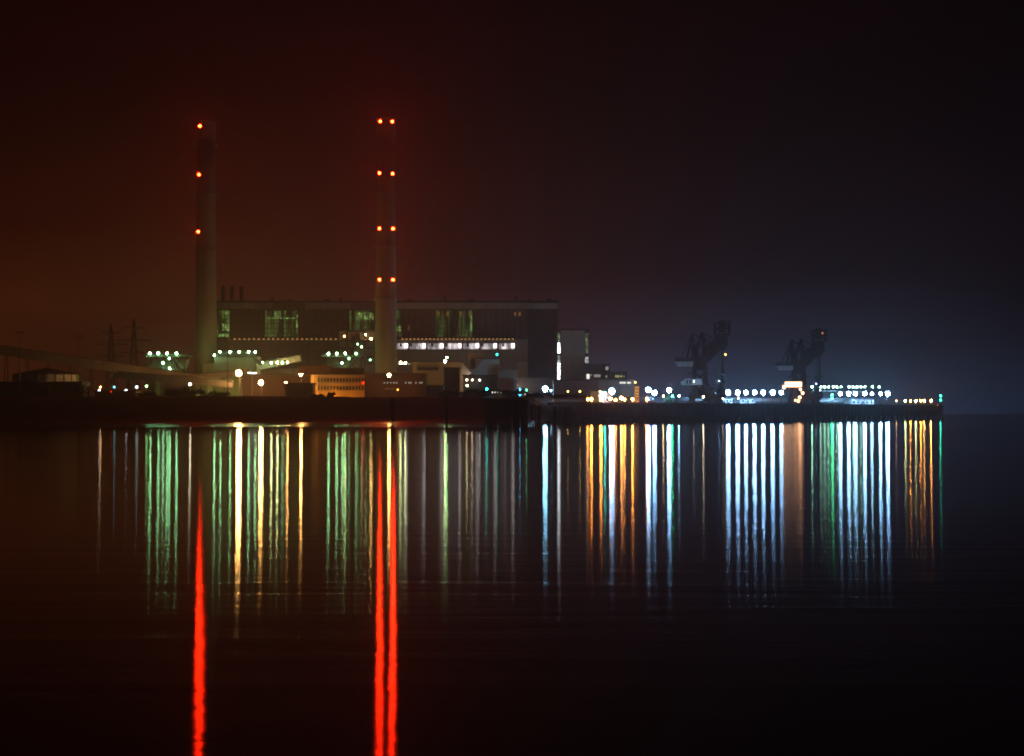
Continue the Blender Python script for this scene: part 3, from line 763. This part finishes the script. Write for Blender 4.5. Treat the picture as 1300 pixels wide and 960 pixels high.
for k in range(60):
    for wdt in (6,13,20):
        p=A.lerp(B,(k+.5)/60)+W*wdt; mb.bar((p.x,p.y,-1),(p.x,p.y,9.88),1.1,n=6)
part('rear_piles', mb, M['timber'], t, kind='stuff')
mb=MB()
for k in range(180):
    p=A.lerp(B,k/179)+W*25; mb.bar((p.x,p.y,ZD),(p.x,p.y,ZD+1.2),.1)
a=A+W*25;b=B+W*25
mb.bar((a.x,a.y,ZD+1.2),(b.x,b.y,ZD+1.2),.1)
part('railing', mb, M['galv'], t)
part('rail', jbox(MB(),850,1130,4,4.4,ZD+.01,ZD+.18), M['steel'], t); part('rail', jbox(MB(),850,1130,18,18.4,ZD+.01,ZD+.18), M['steel'], t)
for q in range(760,1195,24):
    p=Vector(JP(q,1.2,ZD)); part('bollard', MB().lathe(p,[(.35,0),(.3,.5),(.55,.6),(.5,.85)],10), M['steel'], t)
# conveyor along the rear of the jetty
t=thing('jetty_conveyor','long low pale conveyor gallery running along the back of the jetty','conveyor',(*jet(1000),ZD))
part('casing', jbox(MB(),858,1128,21.5,24.2,ZD+1.6,ZD+3.6), M['white'], t)
part('roof', jbox(MB(),857.5,1128.5,21.2,24.5,ZD+3.62,ZD+3.8), M['galv'], t)
mb=MB()
for k in range(858,1128,6):
    mb=MB()
    for wdt in (21.8,23.9): mb.bar(JP(k,wdt,ZD),JP(k,wdt,ZD+1.6),.3)
    mb.bar(JP(k,21.8,ZD+1.3),JP(k,23.9,ZD+1.3),.25)
    part('trestle', mb, M['galv'], t)
mb=MB(); 
for k in range(1028,1130,3): mb.bar(JP(k,20.6,ZD),JP(k,20.6,ZD+9.6),.25)
for z in (4,9.4): mb.bar(JP(1028,20.6,ZD+z),JP(1129,20.6,ZD+z),.35)
part('lighting_gantry', mb, M['galv'], t)
# handrail lamps (green) on the gantry
for q in (1031,1042,1047,1052,1058,1062.5,1068,1078,1083,1088,1093,1098,1107.5,1116):
    x,y,_=JP(q,19.2,0); k=(q-650)/F
    # stay on the jetty but keep the seen column
    p=Vector(jet(q,-0)+(0,)); y=(p+W*0).y; xx=p.x
    d=27.0; yy=y+d; xx=k*yy
    flood(t,(xx,yy,Z(491.3,yy)),(.42,1,.62),130 if q!=1031 else 190,.5)

def row(px,py,c,I,label,r=.5,back=6.0,group=None,cat='lamp post'):
    p=jet(px); k=(px-650)/F; y=p[1]+back; x=k*y
    return post(px,py,y,c,I,label,cat,group,r,ZD)
O='first second third fourth fifth sixth seventh eighth ninth tenth'.split()
gw='blue white quay lamps between the cranes'
for k,(q,I) in enumerate(((924.5,1500),(936.5,1700),(947,1400),(958,1700),(969,1800),(981,1400),(992,800))):
    row(q,498.5,COOL,I,'%s of seven blue white lamps between the cranes, counting from the darker crane'%O[k],.85,14,gw)
gw2='blue white quay lamps beyond the second crane'
for k,(q,I) in enumerate(((1067,1500),(1077.5,1600),(1086,1700),(1098,1900),(1107,500),(1118,1600),(1127,2600))):
    row(q,500,COOL,I,'%s of seven blue white lamps beyond the orange lit crane, counting from it'%O[k],.85 if q!=1127 else 1.1,14,gw2)
for k,(q,y,c,I,l) in enumerate(((1056.3,501.3,EMER,330,'green signal lamp by the orange lit crane foot, upper one'),(1056.3,506,EMER,300,'green signal lamp by the orange lit crane foot, lower one'),
        (1194,502.8,(.02,.8,.45),130,'green signal lamp at the very end of the jetty, upper one'),(1194,508,(.02,.8,.45),110,'green signal lamp at the very end of the jetty, lower one'))):
    row(q,y,c,I,l,.5,6 if k%2 else 9,cat='signal lamp')
for k,(q,c,I,l) in enumerate(((1149.5,SOFT,230,'small yellow lamp post nearest the bright lamps on the jetty end'),(1156,ORANGE,560,'orange lamp post near the jetty end, between two yellowish lamps'),
        (1162.8,SOFT,260,'yellowish lamp post between two orange lamps near the jetty end'),(1169,ORANGE,560,'orange lamp post in the middle of the jetty end row'),
        (1173.5,(1,.42,.09),520,'warm lamp post close beside the middle orange lamp of the jetty end row'),(1182,(1,.32,.05),1400,'last and brightest orange lamp post at the jetty end'))):
    row(q,509,c,I,l,.5,8,'small lamps at the jetty end')
row(1138,509,(1,.4,.2),60,'dim reddish lamp post where the bright jetty lamps stop',.35,8)
# left half of the jetty: orange quay lamps
for k,(q,y,c,I,l) in enumerate(((746,507.3,ORANGE,200,'small orange lamp post at the landward tip of the jetty'),(750.8,507,ORANGE,900,'first large orange lamp post on the jetty, next to the landward tip'),
        (763.2,507,ORANGE,900,'second large orange lamp post on the jetty, beside the turquoise lamp'),(775,506.5,(1,.40,.09),900,'third large orange lamp post on the jetty, beneath the blue white lamp'),
        (781.5,508,ORANGE,250,'small orange lamp post just past the blue white lamp'),(789,505.5,(1,.38,.08),850,'fourth large orange lamp post on the jetty, one of a touching pair'),
        (793,507.5,ORANGE,500,'fifth orange lamp post on the jetty, the smaller of a touching pair'),(803,507,ORANGE,1000,'orange lamp post at the foot of the orange lit tower'),
        (821.3,507,ORANGE,500,'orange lamp post just past the orange lit tower'),(761.8,503.5,ORANGE,60,'tiny orange lamp post above the second large orange lamp'))):
    row(q,y,c,I,l,.6,7,'orange lamps on the landward jetty')
row(776.8,497,COOL,1700,'blue white lamp post above the orange lamps at the landward end of the jetty',.9,16)
row(768,499,TEAL,200,'turquoise lamp post between the second and third orange lamps',.5,14)
row(768.3,503.3,TEAL,60,'small turquoise lamp post under the turquoise one',.4,12)
row(823.3,495.2,COOL,2100,'large blue white lamp post just past the orange lit tower, higher one',.95,22)
row(831,499,COOL,1100,'blue white lamp post just past the orange lit tower, lower one',.8,16)
row(849.5,495.5,COOL,1900,'blue white lamp post nearest the dark crane, on its landward side',.9,22)
row(853.6,503,EMER,360,'green lamp post under the blue white lamp nearest the dark crane',.5,12)
row(842.2,503,(1,.7,.3),110,'small warm lamp post between two blue white lamps',.45,12)
row(862,503,COOL,130,'small blue white lamp post at the landward foot of the dark crane',.5,12)
row(893,504,(1,.8,.5),90,'small pale yellow lamp post among the legs of the dark crane',.5,3)
row(906,499,COOL,130,'small blue white lamp post between the legs of the dark crane',.5,8)
row(937.5,505.5,(1,.8,.6),60,'small warm lamp post low under the second lamp of the crane row',.4,6)

# orange lit hut tower
p=jet(808.5); D=p[1]+12
t=thing('control_tower','narrow control tower with an orange lit face on the jetty','tower',(X(808.5,D),D,ZD))
part('wall', MB().pbox(805.6,490,811.6,512,D,3.5,ZD), M['yellow'], t)
part('roof', MB().pbox(805,489,812.2,489.9,D-.4,4.4), M['roof'], t)
ow=emis('orange_window',(1,.42,.08),.75)
for a,b in ((491,493.6),(494.8,497.8),(499,501.5),(502.6,505)):
    pn=part('window', MB().pbox(806.2,a,811,b,D-.3,.25), ow, t)
    part('window_frame', MB().pbox(808.4,a,808.8,b,D-.5,.15).pbox(806,b-.2,811.2,b+.2,D-.5,.15), M['frame'], pn)
# low jetty sheds
def jshed(a,b,w0,w1,h,m,label,lit=None,group=None):
    c=jet((a+b)/2); t=thing('jetty_shed',label,'shed',(c[0],c[1],ZD),group)
    part('wall', jbox(MB(),a,b,w0,w1,ZD+.01,ZD+h), M[m], t); part('roof', jbox(MB(),a-.5,b+.5,w0-.3,w1+.3,ZD+h+.01,ZD+h+.3), M['roof'], t)
    n=max(2,int((b-a)/5))
    for k in range(n):
        q=a+(b-a)*(k+.3)/n; part('window', jbox(MB(),q,q+(b-a)/n*.4,w0-.06,w0-.01,ZD+1,ZD+2.2), M['glassdark'], t)
    return t
jshed(790,804,16,22,6.5,'white','white shed on the jetty beside the orange lit tower')
jshed(862,878,10,18,3.5,'crane_blue','low grey shed at the landward foot of the dark crane')
jshed(826,846,12,19,3.2,'brown','low brown shed on the jetty under the blue white lamps')
jshed(1104,1132,14,20,3.6,'white','low white shed under the brightest lamp beyond the second crane')
jshed(936,956,15,20,3.0,'white','low white shed on the jetty between the cranes, nearer the dark crane')
jshed(966,984,15,20,3.0,'white','low white shed on the jetty between the cranes, nearer the orange lit crane')

# ------------------------------------------------------------------ ship unloader cranes
def crane(label):
    px0,py0,D=900,512,1000
    s=D/F
    def V(px,py,dy=0): return ((px-px0)*s, dy, (py0-py)*s)
    t=thing('harbour_crane',label,'crane',(0,0,0),'bulk unloading cranes on the jetty')
    def pt(name,mb,m,par=t,**k): return part(name,mb,M[m],par,**k)
    for a,dy in ((878,-7),(878,7),(914,-7),(914,7)):
        mb=MB().bar(V(a,511,dy),V(887+(a-896)*.25,487,dy*.7),1.7,1.7); pt('leg',mb,'crane')
        mb=MB(); mb.bar(V(a-5,511.2,dy),V(a+5,511.2,dy),1.2,1.0)
        for q in (-4,-1.4,1.4,4): mb.lathe(V(a+q,512,dy-.3),[(.1,0),(.5,.02),(.5,.9),(.1,.92)],8)
        pt('bogie',mb,'steel')
    mb=MB()
    for dy in (-7,7):
        mb.bar(V(877,504,dy),V(915,504,dy),1.1,1.6); mb.bar(V(880,498,dy),V(903,511,dy),.7); mb.bar(V(912,503,dy),V(889,511,dy),.7); mb.bar(V(884,492,dy*.8),V(908,503,dy),.7)
    mb.bar(V(877,504,-7),V(877,504,7),1.1); mb.bar(V(915,504,-7),V(915,504,7),1.1)
    pt('portal_beam',mb,'crane')
    pt('portal_hopper',MB().add([V(884,492,-5),V(905,492,-5),V(905,492,5),V(884,492,5),V(890,505,-2),V(899,505,-2),V(899,505,2),V(890,505,2)],
        [(0,1,2,3),(7,6,5,4),(0,4,5,1),(1,5,6,2),(2,6,7,3),(3,7,4,0)]),'crane')
    pt('slew_platform',MB().lathe(V(889,490),[(6.2,0),(6.2,1.2),(5.2,1.3),(5.2,2.6),(4.4,2.7),(4.4,3.6)],24),'crane')
    # tower with bracing and decks
    mb=MB()
    for dy in (-3.4,3.4):
        for a in (881.5,896.5): mb.bar(V(a,486,dy),V(a-(1 if a<890 else 3),440,dy*.9),1.2)
        for y in (478,466,454):
            mb.bar(V(881.5,y+6,dy),V(896,y-5,dy),.6); mb.bar(V(896,y+6,dy),V(881.5,y-5,dy),.6)
    pt('tower',mb,'crane')
    pt('machine_house',MB().box(V(880.5,0)[0],V(897,0)[0],-3.1,3.1,(py0-470)*s,(py0-452)*s),'crane')
    for y,a,b in ((474.5,873.5,900.5),(451,878,899),(440,878,897)):
        o=MB().box(V(a,0)[0],V(b,0)[0],-5,5,(py0-y)*s,(py0-y)*s+.3); pt('platform',o,'crane')
        mb=MB()
        for k in range(11):
            q=a+(b-a)*k/10; mb.bar(V(q,y,-4.9),V(q,y-2.4,-4.9),.12)
        mb.bar(V(a,y-2.4,-4.9),V(b,y-2.4,-4.9),.14); pt('railing',mb,'crane')
    pt('winch_house',MB().box(V(878,0)[0],V(886,0)[0],-3,3,(py0-450)*s,(py0-438)*s),'crane')
    # counterweight arm
    pt('counterweight_arm',MB().bar(V(858,456.3,-2.6),V(893,455,-2.6),1.0,1.6).bar(V(858,456.3,2.6),V(893,455,2.6),1.0,1.6),'crane')
    pt('counterweight',MB().box(V(856,0)[0],V(878,0)[0],-3.6,3.6,(py0-458.4)*s,(py0-453)*s),'crane')
    pt('counterweight_skirt',MB().prism([(V(856,458.6)[0],V(0,458.7)[2]),(V(880,458.6)[0],V(0,458.7)[2]),(V(878.5,0)[0],V(0,465)[2]),(V(860,0)[0],V(0,465)[2])],-3.2,3.2),'white',label='pale skirt under the counterweight')
    # two A-frames and stays
    for ax,ay,fx,fy,gx,gy in ((878.5,422,881,452,872,453),(891,421,896,450,882,452)):
        mb=MB()
        for dy in (-2.8,2.8): mb.bar(V(fx,fy,dy),V(ax,ay,dy*.3),.75); mb.bar(V(gx,gy,dy),V(ax,ay,dy*.3),.65)
        mb.bar(V((fx+ax)/2,(fy+ay)/2,-1.8),V((gx+ax)/2,(gy+ay)/2,-1.8),.4)
        pt('mast_frame',mb,'crane')
    mb=MB(); 
    for a,b in ((V(878.5,422),V(865,453)),(V(878.5,422),V(891,431)),(V(891,421),V(908,430)),(V(878.5,422),V(904,436)),(V(891,421),V(903,443)),(V(891,421),V(880,449))):
        mb.bar(a,b,.42)
    pt('stay_cable',mb,'crane')
    # boom: two trussed chords
    mb=MB()
    for dy in (-2.4,2.4):
        mb.bar(V(893,449,dy),V(916,426,dy),1.7,2.2); mb.bar(V(896,458,dy),V(917,437,dy),1.7,2.2)
        for k in range(6):
            f=k/6; g=(k+1)/6
            mb.bar(V(893+23*f,449-23*f,dy),V(896+21*g,458-21*g,dy),.8); mb.bar(V(896+21*f,458-21*f,dy),V(893+23*g,449-23*g,dy),.6)
    mb.bar(V(895,453.5),V(916,432),2.6,3.4)
    pt('boom',mb,'crane')
    # head tower on the boom tip
    mb=MB()
    for a in (908,926):
        for dy in (-3,3): mb.bar(V(a,406 if a>910 else 408.5,dy),V(a,424,dy),.5)
    for dy in (-3,3):
        mb.bar(V(908,409,dy),V(926,409,dy),.45); mb.bar(V(908,424,dy),V(926,424,dy),.8); mb.bar(V(908,416,dy),V(926,416,dy),.4); mb.bar(V(915,406,dy),V(926,415,dy),.35)
    for a,y in ((908,409),(926,409),(908,424),(926,424)): mb.bar(V(a,y,-3),V(a,y,3),.4)
    pt('head_frame',mb,'crane')
    pt('head_house',MB().box(V(912.5,0)[0],V(921,0)[0],-2.6,2.6,(py0-421)*s,(py0-406)*s),'crane')
    pt('drive_house',MB().prism([(V(908,0)[0],V(0,424)[2]),(V(923,0)[0],V(0,424)[2]),(V(924,0)[0],V(0,438)[2]),(V(917,0)[0],V(0,446)[2]),(V(909,0)[0],V(0,440)[2])],-2.9,2.9),'crane')
    mb=MB().box(V(918,0)[0],V(928,0)[0],-3.4,3.4,(py0-436.3)*s,(py0-435.8)*s).box(V(920,0)[0],V(928,0)[0],-3.4,3.4,(py0-421.2)*s,(py0-420.7)*s)
    pt('head_platform',mb,'crane')
    # hanging elevator leg with its digging foot
    mb=MB(); pr=[(.9,0),(1.5,4),(1.6,14),(1.35,24),(1.0,34)]
    mb.lathe(V(915.6,503),pr,14); pt('elevator_leg',mb,'crane_blue')
    mb=MB().lathe(V(916,476),[(1.6,0),(2.6,.3),(2.6,1.6),(1.6,2)],14).lathe(V(916.2,487),[(1.6,0),(2.3,.3),(2.3,1.4),(1.6,1.8)],14); pt('collar',mb,'crane_blue')
    mb=MB()
    for k in range(12):
        a=2*math.pi*k/12; c=V(915.4+5.2*math.cos(a),499.5+6.8*math.sin(a)); mb.box(c[0]-.75,c[0]+.75,-1.2,1.2,c[2]-.75,c[2]+.75)
    mb.bar(V(911.5,495),V(919.5,504),1.0); mb.bar(V(919,494),V(912,505),1.0)
    pt('digging_foot',mb,'crane_blue')
    pt('operator_cabin',MB().box(V(908.6,0)[0],V(913.4,0)[0],-1.6,1.4,(py0-487.6)*s,(py0-481.2)*s),'white')
    # electrical house hung off the portal
    eh=pt('electrical_house',MB().box(V(867.5,0)[0],V(889.8,0)[0],-6.5,-2.4,(py0-488.6)*s,(py0-481)*s),'white')
    mb=MB()
    for a in (869.4,873.6): mb.box(V(a,0)[0],V(a+2.4,0)[0],-6.62,-6.52,(py0-487.6)*s,(py0-482.2)*s)
    pt('door',mb,'brown',eh)
    pt('roof',MB().box(V(867,0)[0],V(890.3,0)[0],-6.9,-2.2,(py0-480.9)*s,(py0-480.3)*s),'steel',eh)
    pt('relay_box',MB().box(V(863,0)[0],V(866.8,0)[0],-5,-2.4,(py0-489)*s,(py0-484)*s),'white')
    pt('bracket',MB().bar(V(864,489.4,-4),V(890,489.4,-4),.6).bar(V(866,489,-4),V(879,498,-6),.5),'steel')
    return t, V
MB.fat = 1.4
c1,V=crane('dark brown bulk unloading crane with an amber lamp on its boom')
MB.fat = 1.0
bpy.context.view_layer.update()
c2=copy_tree(c1)
p=jet(900); y=p[1]+11; c1.location=(X(900,y),y,ZD)
p=jet(1024.5); y=p[1]+11; c2.location=(X(1024.5,y),y,ZD)
c2['label']='grey hazy bulk unloading crane with its low cabin floodlit orange white'
for cr in (c1,c2):
    L0=Vector(cr.location)
    def fl(px,py,dy,c,I,r=.4): flood(cr, Vector(V(px,py,dy))+L0, c, I, r)
    if cr is c1:
        fl(920,449.8,-4.2,AMBER,16,.5)
        fl(878,484.5,-13,(1,.80,.68),16,.15); fl(911,484,-8,COOL,8,.18)
        fl(916.5,506,-5,(1,.8,.6),18,.35)
    else:
        fl(920,413,-4.2,(1,.3,.1),2.5,.5)
        fl(910,484,-8,COOL,12,.25)
        me=MB().box(V(866.5,0)[0],V(890,0)[0],-7.3,-7.1,(512-488.4)*1000/F,(512-481.2)*1000/F)  # self-glowing panel over the house front, painted light in place of floodlighting
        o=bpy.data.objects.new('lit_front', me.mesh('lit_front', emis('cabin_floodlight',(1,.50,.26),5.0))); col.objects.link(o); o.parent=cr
        for q,yy,I in ((864,489,240),(887,492,200),(890,497,120),(886,503,160),(884,508,100),(880,511-4,50)):
            fl(q,yy,-10.5,(1,.44,.20),I*.55,.75)
        fl(917,493,-4,(.8,.9,1),14,.3)

# ------------------------------------------------------------------ piles and dolphins standing in the river
def dolphin(px0,px1,ytop,D,n,label,deck=True,rake=0.0,name='mooring_dolphin',cat='dolphin'):
    x0,x1=X(px0,D),X(px1,D); zt=Z(ytop,D)
    t=thing(name,label,cat,((x0+x1)/2,D+3,0))
    for k in range(n):
        x=x0+(x1-x0)*k/max(1,n-1)+random.uniform(-.15,.15); dy=random.choice((0,2.5,5))
        part('pile',MB().bar((x-rake*.12*(zt),D+dy,-1),(x,D+dy,zt-random.uniform(0,.7)),.55+random.uniform(0,.3),n=7),M['timber'],t)
    if deck:
        part('deck',MB().box(x0-.6,x1+.6,D-.8,D+6,zt-1.9,zt-1.2),M['timber'],t)
        part('bracing',MB().bar((x0,D-.5,zt*.35),(x1,D-.5,zt*.35),.4).bar((x0,D-.6,1),(x1,D-.6,zt-2),.35),M['timber'],t)
    return t
dolphin(616,669,505.5,672,22,'wide black timber jetty of close piles standing before the dark mound')
dolphin(674,686,513,700,5,'short black pile cluster just past the wide timber jetty')
dolphin(703.5,707,516,760,3,'thin raked black piles in the water before the stair tower',False,.8)
dolphin(716,721,516,760,3,'upright black pile pair before the stair tower',True)
dolphin(566.5,568,503,664,2,'single black timber post between the works building and the timber jetty',False,name='mooring_post',cat='post')
dolphin(497,499.5,503.5,664,2,'single black timber post below the right chimney',False,name='mooring_post',cat='post')
dolphin(792,794,519,885,3,'small group of raked piles under the orange lit tower',False,.8)

# ------------------------------------------------------------------ bushes on the flood bank
def bush_mesh(w_,h_,n,seed):
    rn=random.Random(seed); mb=MB()
    blobs=[(rn.uniform(-.75,.75)*w_*.5, rn.uniform(-.5,.5)*3, rn.uniform(.2,.62)*h_, rn.uniform(.22,.42)) for _ in range(9)]
    for k in range(n):
        b=rn.choice(blobs); th=rn.uniform(0,2*math.pi); u=rn.uniform(-.4,1); rr=b[3]*rn.uniform(.6,1.08)
        c=Vector((b[0]+rr*w_*.55*math.cos(th)*math.sqrt(1-min(1,u*u)), b[1]+rr*4*math.sin(th), max(.1,b[2]+rr*h_*.95*u)))
        a=Vector((rn.gauss(0,1),rn.gauss(0,1),rn.gauss(0,1))).normalized(); q=a.cross(Vector((rn.gauss(0,1),rn.gauss(0,1),rn.gauss(0,1)))).normalized()
        s=rn.uniform(.18,.42)
        mb.add([c-a*s,c+q*s*.6,c+a*s,c-q*s*.6],[(0,1,2,3)])
    for k in range(7):
        x=rn.uniform(-.3,.3)*w_; mb.bar((x*.4,0,-1.5),(x,rn.uniform(-1,1),h_*.6),.16,n=5)
    return mb
def bush(px0,px1,ytop,label,seed,D=812,n=1500):
    x=X((px0+px1)/2,D); zb=12.6; w_=(px1-px0)/F*D; h_=Z(ytop,D)-zb
    t=thing('bush',label,'bush',(x,D,zb),'dark bushes on the flood bank')
    mb=bush_mesh(w_,h_,n,seed)
    me=mb.mesh('foliage',M['leaf']); o=bpy.data.objects.new('foliage',me); col.objects.link(o); o.parent=t
for a,b,y,l,s in ((94,123,483,'large rounded dark bush at the end of the black shed',1),(172,201,495,'low wide dark bush right of the white lamps',2),
                  (206,232,492.5,'rounded dark bush in front of the long gallery foot',3),(228,262,490,'widest dark bush in front of the left chimney',4),
                  (263,294,496,'low dark bush under the tall thin mast',5),(396,412,499,'small dark bush at the foot of the orange lit office block',6),
                  (415,426,495.5,'small upright dark bush against the orange lit office front',7),
                  (560,600,493,'dark bush at the landward end of the mound, warm lit edge',8),(590,634,490.5,'tallest dark bush on top of the mound',9),(626,668,491.5,'dark bush on the mound beside the blue signal lamps',10),
                  (664,700,497,'low dark bush just before the very bright blue white lamp',11),(700,742,499,'low dark bush in front of the stair tower',12)):
    bush(a,b,y,l,s, n=1500 if b-a<35 else 2400)
